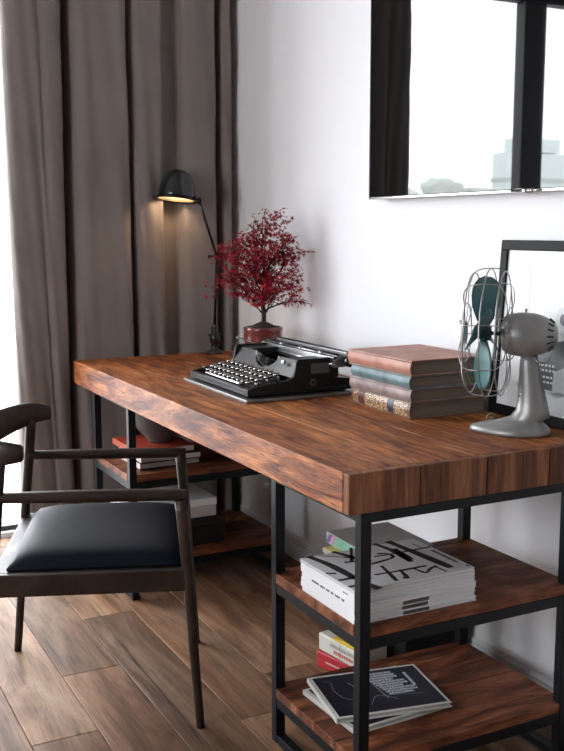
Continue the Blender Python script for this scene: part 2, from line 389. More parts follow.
# ------------------------------------------------------------------ typewriter
tw = empty('typewriter', (.168, .822, H+.0005), R(-1.0), 'old black manual typewriter with round keys standing on the desk', 'typewriter')
q = MB(); q.box(0, .372, -.003, .487, 0, .009, b=.002); q.build('base_plate', mat('dull_steel', (.22,.22,.215), .4, .8), tw)
bx0, bx1, v0, v1 = .014, .355, .022, .462
q = MB()
for a in (.03, .33):
    for b_ in (.05, .43): q = MB(); q.lathe([(.012, .0095), (.012, .0145)], (a, b_, 0), n=14); q.build('rubber_foot', M_rub, tw)
q = MB()  # housing: low front tray with side cheeks, high rear
q.box(bx0, bx1, v0, v1, .0145, .024, b=.002)
cheek = [(bx0, .024), (bx0, .034), (.045, .041), (.145, .052), (.160, .060), (.168, .103), (.174, .111), (.288, .111), (.294, .105), (.297, .052), (.352, .046), (bx1, .040), (bx1, .024)]
for a, b_ in ((v0, v0+.014), (v1-.014, v1)): q.prism(cheek, a, b_, ax='y')
q.box(bx0, .032, v0+.014, v1-.014, .024, .034, b=.002)
q.box(.297, bx1, v0+.014, v1-.014, .024, .044, b=.002)
q.box(.285, .297, v0+.014, v1-.014, .024, .082); q.box(.297, .335, v0+.05, v1-.05, .04, .079)
for a, b_ in ((v0+.014, v0+.095), (v1-.095, v1-.014)):   # ribbon spool towers
    q.prism([(.185, .024), (.185, .098), (.192, .106), (.285, .106), (.285, .024)], a, b_, ax='y')
q.build('body', M_blackp, tw, bevel=.002)
q = MB()  # embossed emblem on the near side cheek
for i in range(6):
    a = i*math.pi/3; q.lathe([(.0035, 0), (.0035, .0012)], (.222+.008*math.cos(a), v0, .042+.008*math.sin(a)), (0, -1, 0), 10)
q.box(.215, .275, v0-.0008, v0, .067, .097); q.build('side_emblem', mat('faded_emblem', (.07,.07,.07), .45), tw)
q = MB()  # sloping front plate with a round cut for the type basket
cy, rr_, zb, zt_ = .245, .078, .058, .103
out = [(v0+.014, 0), (v1-.014, 0), (v1-.014, 1)]
arc = [(cy+rr_*math.cos(a), 1-math.sin(a)*.86) for a in [i*math.pi/18 for i in range(19)]]
poly = [(v0+.014, 0), (v1-.014, 0), (v1-.014, 1)] + arc + [(v0+.014, 1)]
def sl(v, t, d): return (.158 + t*.030 + d*.9, v, zb + t*(zt_-zb) - d*.6)
vs = [sl(v, t, 0) for v, t in poly] + [sl(v, t, .003) for v, t in poly]; n = len(poly)
tri = []
for i in range(18):  # strips between arc and bottom edge
    pass
fs = []
base = [(v, 0) for v, t in arc]
V = []; 
for (v, t) in arc: V += [sl(v, 0, 0), sl(v, t, 0), sl(v, t, .003)]
for i in range(18):
    a = i*3; b_ = a+3; fs += [(a, b_, b_+1, a+1), (a+1, b_+1, b_+2, a+2)]
q.add(V, fs)
q.add([sl(v0+.014,0,0), sl(cy-rr_,0,0), sl(cy-rr_,1,0), sl(v0+.014,1,0)], [(0,1,2,3)])
q.add([sl(v1-.014,0,0), sl(cy+rr_,0,0), sl(cy+rr_,1,0), sl(v1-.014,1,0)], [(0,1,2,3)])
q.build('front_plate', mat('dark_grey_enamel', (.085,.085,.085), .3, .3), tw, solid=.0015)
q = MB()  # type basket: dark bowl with fan of typebars
for i in range(29):
    a = math.pi*(i+.5)/29
    p0 = Vector((.172+.012*(1-math.sin(a)), cy+rr_*.97*math.cos(a), zt_+.002-math.sin(a)*.040)); p1 = Vector((.232, cy+.022*math.cos(a), .072-math.sin(a)*.012))
    q.tube([p0, (p0+p1)/2-Vector((0,0,.006)), p1], .0016, 5)
q.box(.185, .282, cy-rr_, cy+rr_, .03, .05)
q.tube([(.178+.006*(1-math.sin(a)), cy+rr_*1.0*math.cos(a), zt_+.001-math.sin(a)*.0405) for a in [i*math.pi/20 for i in range(21)]], .0022, 6, 1)
q.build('type_basket', [M_black, M_dchrome], tw)
q = MB(); q.box(.1625, .172, v0+.072, v0+.090, .090, .100, b=.002); q.build('ribbon_cover', M_dchrome, tw)
# keys
key = MB(); key.lathe([(.0086, 0), (.0086, .0022), (.0105, .0030), (.0112, .0045), (.0105, .0058), (.0090, .0058)], (0,0,0), n=16, mi=1)
key.lathe([(.0001, .0050), (.0090, .0052)], (0,0,0), n=16, mi=0, cap=False); key.tube([(0,0,.001), (.004,0,-.010), (.012,0,-.016)], .0012, 5, 1)
M_keyc = mat('key_black', (.015,.015,.016), .35)
kproto = None
krows = [(.048, .043, 10, .010), (.073, .050, 11, 0), (.098, .057, 11, -.008), (.123, .064, 11, -.016)]
for r_, (u, z, nk, off) in enumerate(krows):
    for k in range(nk):
        v = .068 + off + k*.0335 + .006
        if kproto is None: o = key.build('key', [M_keyc, M_chrome], tw); kproto = o
        else: o = kproto.copy(); COL.objects.link(o); o.parent = tw
        o.location = (u, v, z); o.rotation_euler.y = R(-10)
q = MB(); q.box(.0235, .0345, .105, .36, .0375, .0435, b=.003); q.build('space_bar', M_chrome, tw)
q = MB()
for v in (.045, .436):
    for u, z in ((.06, .046), (.095, .054)): q = MB(); q.box(u-.011, u+.011, v-.010, v+.010, z-.004, z+.003, b=.002); q.tube([(u, v, z-.003), (u, v, z-.015)], .002, 6); q.build('shift_key', M_keyc, tw)
q = MB(); q.box(.034, .150, v0+.0145, v1-.0145, .024, .029)
for i in range(4): q.tube([(.045+i*.026, v0+.016, .034+i*.007), (.045+i*.026, v1-.016, .034+i*.007)], .0016, 5)
q.build('key_tray', M_black, tw)
# carriage
ca = MB(); cu0, cz = .252, .117
ca.box(.225, .290, -.052, .440, .1115, .1165, b=.001)
ca.tube([(.222, -.060, .120), (.222, .446, .120)], .0035, 8); ca.tube([(.294, -.060, .124), (.294, .446, .124)], .0030, 8)
for v in (-.055, .441): ca.prism([(.215, .112), (.215, .128), (.235, .143), (.275, .146), (.298, .130), (.298, .112)], v-.003, v+.003, ax='y')
ca.box(.2225, .2265, -.045, .436, .1165, .140, b=.001); ca = ca.build('carriage', M_dchrome, tw)
SH = (.056, .050, -.027); ca.location = SH
q = MB(); q.tube([(.255, -.050, .130), (.255, .438, .130)], .0145, 24); q.build('platen', M_rub, tw, loc=SH)
q = MB(); q.box(.272, .277, -.035, .425, .132, .150, b=.001); q.tube([(.236, -.045, .142), (.236, .432, .142)], .0024, 8)
for v in (.06, .19, .32): q.lathe([(.0055, -.012), (.0055, .012)], (.237, v, .142), (0,1,0), 14)
q.build('paper_bail', M_dchrome, tw, loc=SH)
q = MB(); q.box(.279, .286, -.048, .436, .130, .154, b=.002); q.build('paper_table', M_black, tw, loc=SH)
for v, d in ((-.060, -1), (.447, 1)):
    q = MB(); q.lathe([(.004, 0), (.004, .012), (.0135, .013), (.0155, .017), (.0155, .027), (.0135, .031), (.008, .031)], (.255, v, .130), (0, d, 0), 24)
    kb = q.build('platen_knob', M_black, tw, loc=SH)
    q = MB(); q.lathe([(.008, .0305), (.0075, .033), (.0001, .034)], (.255, v, .130), (0, d, 0), 16); q.build('knob_cap', M_chrome, kb)
q = MB(); q.tube(crom([(.225, .452, .125), (.19, .47, .135), (.165, .478, .150), (.150, .480, .152)], 4), .0028, 8); q.build('return_lever', M_chrome, tw, loc=SH)

# ------------------------------------------------------------------ books
def book(name, x, y, z, w_, l_, t_, yaw, cm, pm, label, group=None, spine=True, sr=.006, over=.003, bt=.0028):
    """x,y = corner nearest the camera and the front; w_ along the desk depth, l_ along its length; spine faces the front edge"""
    o = empty(name, (x, y, z), R(yaw), label, 'book' if 'magazine' not in name else 'magazine', group)
    q = MB()
    if spine:
        prof = []
        k = 8
        for i in range(k+1):
            a = math.pi*(i/k) ; prof.append((sr*(1-math.sin(a)), t_*i/k))
        prof = [(sr*(1-math.sin(math.pi*i/k))*1.0, t_*i/k) for i in range(k+1)]
        inner = [(p[0]+.0025, min(max(p[1], bt), t_-bt)) for p in prof][::-1]
        poly = prof + [(w_, t_), (w_, t_-bt), (sr+.004, t_-bt)] + [(inner[i][0], inner[i][1]) for i in range(1, k)] + [(sr+.004, bt), (w_, bt), (w_, 0)]
        # split into convex bits
        q.prism([(prof[0][0], 0), (w_, 0), (w_, bt), (prof[0][0], bt)], 0, l_, ax='y')
        q.prism([(prof[-1][0], t_-bt), (w_, t_-bt), (w_, t_), (prof[-1][0], t_)], 0, l_, ax='y')
        for i in range(k):
            a, b_ = prof[i], prof[i+1]
            q.prism([a, (a[0]+.0028, a[1]), (b_[0]+.0028, b_[1]), b_], 0, l_, ax='y')
    else:
        q.box(0, w_, 0, l_, 0, bt); q.box(0, w_, 0, l_, t_-bt, t_); q.box(0, .002, 0, l_, bt, t_-bt)
    q.build('cover', cm, o, bevel=.0006)
    q = MB(); q.box((.0035 if spine else .0022), w_-over, over, l_-over, bt+.0001, t_-bt-.0001); q.build('page_block', pm, o)
    return o
def leather(name, c1, c2, rough=.5, scale=30, pos=(.35,.65)):
    m = mat(name, c1, rough, bump=.15, bscale=250, var=.2, vscale=scale)
    r = [n for n in m.node_tree.nodes if n.type == 'VALTORGB'][0]
    r.color_ramp.elements[0].color = (*c1, 1); r.color_ramp.elements[1].color = (*c2, 1)
    r.color_ramp.elements[0].position, r.color_ramp.elements[1].position = pos
    return m
M_orange = leather('orange_leather', (.33,.115,.07), (.46,.21,.15), .5, 14)
M_blue = leather('teal_cloth', (.05,.10,.115), (.14,.23,.25), .5, 18)
M_mauve = leather('mauve_cloth', (.17,.105,.10), (.33,.25,.24), .55, 18)
M_brown = leather('brown_leather', (.13,.06,.04), (.22,.11,.075), .5, 18)
zb_ = H+.0005
gb = 'old hardcover books stacked on the desk'
book4 = book('book', .434, .418, zb_, .238, .292, .0425, -1.5, M_brown, M_oldpage, 'old brown book with gilt patterned spine, lowest of the stack on the desk', gb)
# gilt spine bands with dark title labels
q = MB()
def sp(v, t): return (.006*(1-math.sin(math.pi*t))-.0004, v, .0425*t)
def band(mb, v_0, v_1, t0=.04, t1=.96, mi=None, d=0):
    k = 8
    V = []
    for i in range(k+1):
        t = t0+(t1-t0)*i/k
        a = sp(v_0, t); b_ = sp(v_1, t); V += [(a[0]-d, a[1], a[2]), (b_[0]-d, b_[1], b_[2])]
    mb.add(V, [(2*i, 2*i+1, 2*i+3, 2*i+2) for i in range(k)], mi, True)
M_gilt = bpy.data.materials.new('gilt_ornament'); M_gilt.use_nodes = True
nt = M_gilt.node_tree; b_ = nt.nodes['Principled BSDF']; b_.inputs['Roughness'].default_value = .4
tc = nt.nodes.new('ShaderNodeTexCoord'); vo = nt.nodes.new('ShaderNodeTexVoronoi'); vo.inputs['Scale'].default_value = 150; vo.feature = 'DISTANCE_TO_EDGE'
rp = nt.nodes.new('ShaderNodeValToRGB'); rp.color_ramp.elements[0].position = .10; rp.color_ramp.elements[1].position = .22
rp.color_ramp.elements[0].color = (.13,.05,.03,1); rp.color_ramp.elements[1].color = (.72,.55,.30,1)
nt.links.new(tc.outputs['Object'], vo.inputs['Vector']); nt.links.new(vo.outputs['Distance'], rp.inputs['Fac']); nt.links.new(rp.outputs['Color'], b_.inputs['Base Color'])
band(q, .012, .075, d=.0002); band(q, .108, .222, d=.0002); band(q, .258, .285, d=.0002); q.build('gilt_spine_panel', M_gilt, book4)
q = MB(); band(q, .078, .105, d=.0003); q.build('spine_label', mat('navy_leather', (.025,.025,.05), .45), book4)
q = MB(); band(q, .226, .254, d=.0003); q.build('spine_label', mat('maroon_leather', (.12,.03,.03), .45), book4)
zz = zb_+.043
book('book', .435, .417, zz, .236, .290, .0335, .8, M_mauve, M_oldpage, 'faded mauve book resting directly on the gilt patterned book', gb); zz += .034
book('book', .4335, .420, zz, .236, .288, .0335, -.6, M_blue, M_oldpage, 'dusty teal blue book just under the orange one', gb); zz += .034
book('book', .4325, .416, zz, .245, .298, .0395, .6, M_orange, M_oldpage, 'worn orange brown leather book, topmost of the stack on the desk', gb)

# ------------------------------------------------------------------ fan
fa = R(132)
fan = empty('desk_fan', (.553, .175, H+.0005), fa, 'vintage grey metal desk fan with teal blades in a wire cage', 'fan')
q = MB()  # base (x = forward)
def outl(s, z, sh=0):
    o_ = []
    for i in range(28):
        a = 2*math.pi*i/28
        x = math.cos(a); yv = math.sin(a)
        o_.append((-.002+.096*x*s+sh, (.060-.012*x)*yv*s*(1 if x < 0 else (1-.25*x*x)), z))
    return o_
lay = [outl(.93, 0), outl(1.0, .003), outl(1.0, .008), outl(.955, .015), outl(.84, .021, -.006), outl(.66, .027, -.016), outl(.50, .033, -.025)]
def ring(cx_, rx, ry, z): return [(cx_+rx*math.cos(2*math.pi*i/28), ry*math.sin(2*math.pi*i/28), z) for i in range(28)]
lay += [ring(-.048, .046, .034, .042), ring(-.052, .0385, .029, .058), ring(-.051, .0345, .026, .08), ring(-.048, .030, .023, .11), ring(-.044, .025, .020, .145), ring(-.041, .0215, .017, .172), ring(-.041, .019, .015, .188)]
V = [p for l in lay for p in l]; n = 28
q.add(V, [(i*n+j, i*n+(j+1) % n, (i+1)*n+(j+1) % n, (i+1)*n+j) for i in range(len(lay)-1) for j in range(n)], None, True)
q.add(lay[0], [list(range(n))[::-1]]); q.add(lay[-1], [list(range(n))])
q.build('base', M_greym, fan)
MZ = .236
q = MB(); q.lathe([(.0001, .026), (.026, .026), (.040, .022), (.047, .010), (.0515, -.010), (.052, -.030), (.050, -.050), (.045, -.068), (.036, -.085), (.026, -.096), (.018, -.101), (.0001, -.102)], (-.042+.04, 0, MZ), (1,0,0), 40)
mo = q.build('motor_housing', M_greym, fan)
q = MB()
for i in range(14):
    a = 2*math.pi*i/14; ca_, sa_ = math.cos(a), math.sin(a)
    q.tube([(-.002-.082, ca_*.0385, MZ+sa_*.0385), (-.002-.094, ca_*.0295, MZ+sa_*.0295)], .0022, 6)
q.build('vent_slots', M_black, mo)
q = MB(); q.lathe([(.002, .0), (.0022, .006), (.004, .007), (.004, .010)], (-.03, 0, MZ+.050), (0,0,1), 10); q.build('oscillation_knob', M_dchrome, mo)
q = MB(); q.tube(crom([(-.055, .014, .185), (-.062, .020, .176), (-.078, .018, .172), (-.085, .012, .178), (-.090, .008, .190)], 4), .0022, 8); q.lathe([(.014, .180), (.016, .186), (.016, .194), (.012, .20)], (-.041, 0, 0), n=16); q.build('tilt_bracket', M_dchrome, fan)
# blades
M_teal = mat('teal_enamel', (.03,.115,.11), .4, spec=.3); M_tealb = M_teal
HX = .066
q = MB(); q.lathe([(.0001, .018), (.010, .016), (.017, .008), (.018, -.016), (.0001, -.017)], (HX, 0, MZ), (1,0,0), 20); q.tube([(.02,0,MZ), (HX-.01,0,MZ)], .005, 8); hub = q.build('hub', M_teal, fan)
for k in range(4):
    a0 = R(98 + 90*k)
    rad = Vector((0, math.cos(a0), math.sin(a0))); tan = Vector((0, -math.sin(a0), math.cos(a0))); ax = Vector((1,0,0))
    q = MB(); nu, nv = 10, 14; V = []
    for i in range(nv+1):
        t = i/nv; r_ = .014 + t*.121
        wl = .014 + .044*math.sin(min(1, t*1.15)*math.pi*.62)*(1 if t < .72 else math.sqrt(max(0, 1-((t-.72)/.28)**2))*1.0)
        pitch = R(48 - 18*t)
        for j in range(nu+1):
            s = (j/nu*2-1)
            s_ = s*wl + .008*t*t
            cv = .004*(1-s*s)
            p = rad*r_ + tan*(s_*math.cos(pitch)) + ax*(-s_*math.sin(pitch)*.8 + cv) + Vector((HX, 0, MZ))
            V.append(p)
    q.add(V, [(i*(nu+1)+j, i*(nu+1)+j+1, (i+1)*(nu+1)+j+1, (i+1)*(nu+1)+j) for i in range(nv) for j in range(nu)], None, True)
    q.build('blade', M_teal, hub if False else fan, solid=.0012)
# cage
def circ(x, r, k=48): return [(x, r*math.cos(2*math.pi*i/k), MZ+r*math.sin(2*math.pi*i/k)) for i in range(k)]
q = MB()
q.tube(circ(.020, .146), .0018, 6, closed=True); q.tube(circ(.092, .142), .0018, 6, closed=True); q.tube(circ(.054, .152), .0016, 6, closed=True)
q.tube(circ(.108, .070), .0015, 6, closed=True); q.tube(circ(.006, .062), .0015, 6, closed=True); q.tube(circ(.110, .026), .0015, 6, closed=True)
for k in range(9):
    a = R(12+40*k); a2 = a+R(14)
    def pt(x, r, an): return (x, r*math.cos(an), MZ+r*math.sin(an))
    q.tube(crom([pt(.010, .048, a-.1), pt(.006, .100, a-.03), pt(.018, .144, a), pt(.054, .153, a), pt(.090, .144, a), pt(.106, .110, a+.12), pt(.109, .070, a+.26), pt(.111, .024, a+.42)], 5), .0014, 6)
q.build('wire_cage', M_wire, fan)
q = MB(); q.lathe([(.024, .1105), (.024, .113), (.012, .1145), (.0001, .1145)], (0, 0, MZ), (1,0,0), 24); q.build('cage_badge', M_greym, fan)
q = MB(); q.tube([(.052, -.052, .020), (.052, -.066, .020)], .006, 14); q.tube([(.052+.011*math.cos(2*math.pi*i/16), -.064, .020+.011*math.sin(2*math.pi*i/16)) for i in range(16)], .0022, 6, closed=True)
q.build('speed_switch', mat('old_brass', (.28,.22,.12), .35, .9), fan)

# ------------------------------------------------------------------ desk lamp
lamp = empty('desk_lamp', (.548, 1.905, H+.0005), 0, 'slim black articulated metal desk lamp with a domed shade', 'lamp')
q = MB(); q.lathe([(.036, 0), (.036, .006), (.030, .010), (.014, .014), (.014, .04), (.020, .046), (.020, .070), (.014, .078), (.012, .112)], n=24)
q.tube([(-.022,.01,.072), (.022,-.01,.072)], .005, 8); q.build('base', mat('dark_cast_metal', (.05,.05,.05), .35, .8), lamp)
rv = Vector((.887, -.462, 0)); dv = Vector((.462, .887, 0))
J0 = Vector((0,0,.10)); J1 = rv*.012 + Vector((0,0,.375)); J2 = -rv*.055 + Vector((0,0,.590))
q = MB(); q.tube([J0, J1+Vector((0,0,.0))], .0052, 10); q.build('arm', M_iron, lamp)
q = MB(); q.lathe([(.013, -.012), (.013, .012)], J1, (.3,.9,0), 16); q.tube([J1-rv*.026+Vector((0,0,.003)), J1+rv*.02], .003, 8); q.lathe([(.006, 0), (.007, .010)], J1-rv*.034, rv, 10); q.build('joint', M_iron, lamp)
q = MB(); q.tube([J1, J2], .0050, 10); q.build('arm', M_iron, lamp)
sc_ = J2 - rv*.086 + Vector((0,0,.008))
tilt = (Vector((0,0,1)) + rv*.09 + dv*.10).normalized()
M_shade = mat('black_enamel_shade', (.010,.014,.014), .22, .2, coat=.5)
q = MB(); q.lathe([(.071, -.004), (.070, .012), (.067, .038), (.060, .065), (.045, .090), (.022, .105), (.0001, .109)], sc_, tilt, 40, cap=False); sh = q.build('lamp_shade', M_shade, lamp, solid=.002)
q = MB(); q.lathe([(.067, -.003), (.0665, .012), (.063, .038), (.056, .063), (.041, .086), (.0001, .103)], sc_, tilt, 40, cap=False); q.build('reflector', mat('cream_reflector', (.45,.40,.28), .4, 0), sh, solid=.001)
q = MB(); q.tube([tuple(sc_ + tilt*(-.006) + (Matrix.Rotation(2*math.pi*i/48, 3, tilt) @ rv.cross(tilt).normalized())*.089) for i in range(48)], .0030, 6, closed=True)
for a in (0, 90, 180, 270):
    d_ = (Matrix.Rotation(R(a+20), 3, tilt) @ rv.cross(tilt).normalized()); q.tube([tuple(sc_+tilt*(-.002)+d_*.072), tuple(sc_+tilt*(-.006)+d_*.089)], .0016, 6)
q.build('rim_ring', M_iron, sh)
q = MB(); q.tube([tuple(sc_ + tilt*(-.004) + (Matrix.Rotation(2*math.pi*i/48, 3, tilt) @ rv.cross(tilt).normalized())*.0705) for i in range(48)], .0030, 6, closed=True); q.build('lit_rim_lip', mat('lit_rim_gold', (.80,.68,.42), .25, .8), sh)  # added lip, its pale gold paints the lit line of the inner rim
q = MB(); q.lathe([(.0001, .058), (.008, .060), (.015, .068), (.015, .080), (.010, .090), (.010, .100)], sc_, tilt, 20); mb_ = mat('frosted_bulb', (.75,.72,.66), .3); mb_.node_tree.nodes['Principled BSDF'].inputs['Emission Color'].default_value = (1,.78,.5,1); mb_.node_tree.nodes['Principled BSDF'].inputs['Emission Strength'].default_value = 6
q.build('bulb', mb_, sh)
ll = bpy.data.lights.new('lamp_light', 'POINT'); ll.energy = 1.0; ll.color = (1,.74,.48); ll.shadow_soft_size = .02
lo = bpy.data.objects.new('lamp_light', ll); COL.objects.link(lo); lo.parent = lamp; lo.location = sc_ + tilt*.046
q = MB(); q.lathe([(.010, -.009), (.010, .009)], J2, (.3,.9,0), 14); q.tube([J2, J2-rv*.012, sc_+rv*.066+Vector((0,0,.02))], .004, 8); q.build('joint', M_iron, lamp)

# ------------------------------------------------------------------ bonsai
bo = empty('potted_bonsai', (.558, 1.50, H+.0005), 0, 'small red leaved maple bonsai in a round dark red glazed pot', 'bonsai')
q = MB(); q.lathe([(.040, 0), (.044, .004), (.052, .03), (.064, .070), (.069, .100), (.067, .124), (.070, .130), (.070, .138), (.064, .139), (.061, .128)], n=40); q.build('pot', mat('red_glaze', (.16,.035,.03), .18, coat=.6), bo)
q = MB(); q.lathe([(.0620, .122), (.054, .134), (.044, .141), (.028, .149), (.012, .156), (.0001, .157)], n=24, cap=False); q.build('soil', mat('dark_moss', (.022,.018,.010), .95, bump=1, bscale=150), bo)
rnd = random.Random(11)
q = MB(); tips = []
trunk = crom([(0,0,.140), (.004,.002,.18), (-.003,.0,.235), (.006,.004,.28), (.004,0,.33), (-.004,-.004,.39), (0,0,.46)], 4)
q.tube(trunk, [.0095 - .0072*i/len(trunk) for i in range(len(trunk))], 9)
rr = rv
import itertools
dv = Vector((.462, .887, 0))
def br(p, d, ln, r_, lev):
    k = 5; P = [p]; dd = d.copy()
    for i in range(k):
        dd = (dd + Vector((rnd.uniform(-.3,.3), rnd.uniform(-.3,.3), rnd.uniform(-.12,.22)))).normalized()
        P.append(P[-1] + dd*ln/k)
        if lev > 0 and i >= 1:
            for _ in range(2 if lev > 1 else 1):
                nd = (dd + Vector((rnd.uniform(-1,1), rnd.uniform(-1,1), rnd.uniform(-.5,.6)))).normalized(); br(P[-1], nd, ln*.48, r_*.55, lev-1)
        if lev < 2: tips.append(P[-1])
    q.tube(P, [r_*(1-.6*i/k) for i in range(k+1)], 5)
# crown clusters: (right, up, away) in the plane across the view
cl = [(-.13,.34,0),(-.10,.28,.02),(-.145,.25,-.01),(-.06,.38,.02),(.0,.42,0),(.05,.46,-.01),(.09,.40,0),(.12,.33,.01),(.11,.27,0),(.06,.33,.03),(.0,.33,-.03),(-.05,.30,-.02),(-.07,.22,.0),(-.03,.20,-.03),(.08,.22,.0),(.12,.23,0),(.02,.27,.03),(-.02,.38,-.02),(.06,.38,0),(-.10,.35,-.02),(.03,.24,-.03),(-.08,.26,.03)]
for (a, z, c_) in cl:
    z = .045 + z*1.02; a -= .006
    s0 = trunk[min(len(trunk)-2, max(4, int((z-.14-.05)/.31*len(trunk)*.75)))]
    tgt = rr*a*.9 + dv*c_ + Vector((0,0,z))
    d = tgt-s0; br(s0, d.normalized(), d.length*.9, .0034, 1)
    for _ in range(34):
        g_ = tgt + rr*rnd.gauss(0,.022) + dv*rnd.gauss(0,.024) + Vector((0,0,rnd.gauss(0,.017)))
        tips.append(g_)
q.build('trunk', mat('dark_bark', (.035,.024,.018), .9, bump=.8, bscale=120), bo)
q = MB()
leaf = [(0,0),(.30,-.10),(.42,-.62),(.50,-.12),(.95,-.42),(.68,-.05),(1.25,0),(.68,.05),(.95,.42),(.50,.12),(.42,.62),(.30,.10)]
for t in tips:
    for _ in range(2):
        p = t + Vector([rnd.gauss(0,.006) for _ in range(3)])
        if p.x + .566 > .712: p.x = .712-.566 - rnd.random()*.02
        if p.z > .55 or p.z < .215: continue
        s = rnd.uniform(.011,.0195)
        M3 = Matrix.Rotation(rnd.uniform(0,6.28),3,'Z') @ Matrix.Rotation(rnd.gauss(.3,.6),3,'Y') @ Matrix.Rotation(rnd.gauss(0,.6),3,'X')
        V = [p + M3 @ Vector((a*s, b_*s, -.25*s*(a*a)+.15*s*abs(b_))) for a, b_ in leaf]
        V.append(p + M3 @ Vector((.5*s, 0, .05*s)))
        q.p = rnd.random(); q.add(V, [(i, (i+1) % 12, 12) for i in range(12)])
M_leaf = mat('red_maple_leaf', (.22,.018,.030), .5, spec=.25); nt = M_leaf.node_tree; b_ = nt.nodes['Principled BSDF']
at = nt.nodes.new('ShaderNodeAttribute'); at.attribute_name = 'pid'; rp = nt.nodes.new('ShaderNodeValToRGB'); rp.color_ramp.elements[0].color = (.10,.004,.009,1); rp.color_ramp.elements[1].color = (.50,.022,.04,1)
nt.links.new(at.outputs['Fac'], rp.inputs['Fac']); nt.links.new(rp.outputs['Color'], b_.inputs['Base Color'])
q.build('foliage', M_leaf, bo, solid=.0003)

# ------------------------------------------------------------------ magazines on the upper near shelf
S1 = .4325; S2 = .1425
gm = 'magazines stacked on the upper shelf'
names = ['white magazine lying directly on the shelf, lowest of the tall stack', 'white magazine second from the bottom of the tall stack', 'thick white magazine third from the bottom of the tall stack', 'white magazine with tiny spine lettering, fourth from the bottom of the tall stack', 'white magazine fourth from the top, just above the offset half of the stack', 'thin white magazine third from the top of the tall stack', 'thin white magazine right under the calligraphy cover', 'magazine with bold black brush calligraphy on its cover, topmost of the stack']
ts = [.0105,.0105,.0115,.0115,.0072,.0072,.0072,.0078]
M_cov = mat('glossy_white_cover', (.70,.71,.73), .35); M_cov2 = mat('grey_white_cover', (.50,.51,.52), .35)
z = S1
mags = []
for i, t_ in enumerate(ts):
    dx = (.0 if i < 4 else .002) + rnd.uniform(-.0015,.0015); dy = (-.004 if i < 4 else .0) + rnd.uniform(-.002,.002)
    m_ = empty('magazine', (.033+dx, .0275+dy, z), R(rnd.uniform(-.5,.5)), names[i], 'magazine', gm)
    wv, lv = (.310, .232)
    q = MB(); q.box(0, wv, 0, lv, 0, .0008); q.box(0, wv, 0, lv, t_-.0010, t_-.0002); q.box(0, .0008, 0, lv, .0008, t_-.0010)
    q.build('cover', M_cov if i < 7 else M_cov2, m_)
    q = MB(); q.box(.001, wv-.0015, .0012, lv-.0012, .0009, t_-.0011); q.build('page_block', M_magp, m_)
    q = MB()
    if i in (3,):
        yy = .045
        while yy < .185:
            l_ = rnd.uniform(.003,.007); q.box(-.0003, -.00005, yy, yy+l_, .0035, .0078); yy += l_+.0014+(.006 if rnd.random() < .15 else 0)
    if i in (5,): q.box(-.0003, -.00005, .03, .05, .003, .005)
    if i in (0, 1, 2):  # lettering printed across the page edges
        xx = .118
        while xx < .185:
            q.box(xx, xx+.0012, .0004, .0011, .0015, t_-.0015); xx += .0026
    if q.v: q.build('lettering', M_ink, m_)
    mags.append(m_); z += t_
top = mags[-1]; tt = ts[-1]-.0002
# brush calligraphy: strokes as thin ribbons on the cover, x = away from the front edge, y = along the desk
q = MB()
def stroke(pts, wd):
    P = [Vector((a, b_, 0)) for a, b_ in pts]; P = crom([tuple(p) for p in P], 5); k = len(P); V = []
    for i, p in enumerate(P):
        t = (P[min(i+1, k-1)]-P[max(i-1, 0)]).normalized(); nrm = Vector((-t.y, t.x, 0))
        ww = wd*1.15*(1-.15*math.sin(i*.7))
        for s in (-1, 1): V.append((p.x+nrm.x*ww*s*.5, p.y+nrm.y*ww*s*.5, tt+.0001)); V.append((p.x+nrm.x*ww*s*.5, p.y+nrm.y*ww*s*.5, tt+.0003))
    fs = []
    for i in range(k-1): a = 4*i; b2 = a+4; fs += [(a+1, a+3, b2+3, b2+1), (a, a+1, b2+1, b2), (a+2, b2+2, b2+3, a+3)]
    q.add(V, fs)
for pts, wd in [([(0.022, 0.236), (0.036, 0.164), (0.042, 0.06), (0.052, -0.013)], 0.016), ([(0.243, 0.243), (0.254, 0.131), (0.263, 0.023)], 0.018), ([(0.205, 0.243), (0.214, 0.18), (0.208, 0.096)], 0.012), ([(0.154, 0.164), (0.22, 0.161), (0.311, 0.162)], 0.006), ([(0.088, 0.238), (0.101, 0.207), (0.11, 0.171), (0.129, 0.138)], 0.012), ([(0.05, 0.226), (0.083, 0.2), (0.109, 0.174)], 0.004), ([(0.141, 0.243), (0.09, 0.158)], 0.007), ([(0.074, 0.163), (0.101, 0.156)], 0.008), ([(0.001, 0.12), (0.021, 0.109)], 0.008), ([(0.002, 0.07), (0.025, 0.069), (0.048, 0.07)], 0.01), ([(0.001, 0.027), (0.021, 0.027)], 0.009), ([(0.084, 0.124), (0.122, 0.126), (0.168, 0.133), (0.192, 0.144), (0.191, 0.168), (0.171, 0.178)], 0.007), ([(0.089, 0.063), (0.151, 0.059), (0.222, 0.059)], 0.007), ([(0.134, 0.105), (0.121, 0.053), (0.11, 0.01)], 0.008), ([(0.155, 0.065), (0.148, 0.039), (0.141, 0.015), (0.132, 0.02)], 0.008), ([(0.187, 0.062), (0.189, 0.039), (0.195, 0.022), (0.218, 0.039), (0.242, 0.049)], 0.006), ([(0.236, 0.044), (0.238, 0.007)], 0.005), ([(0.226, 0.19), (0.22, 0.153), (0.216, 0.107)], 0.014), ([(0.037, 0.049), (0.073, 0.05)], 0.006)]:
    stroke(pts, wd)
yy = .045
while yy < .135:
    l_ = rnd.uniform(.004,.007); q.box(.292, .301, yy, yy+l_, tt+.0001, tt+.0003); yy += l_+.0018
q.box(.284, .287, .17, .20, tt+.0001, tt+.0003); q.box(.30, .306, .012, .022, tt+.0001, tt+.0003)
q.build('cover_calligraphy', M_ink, top)
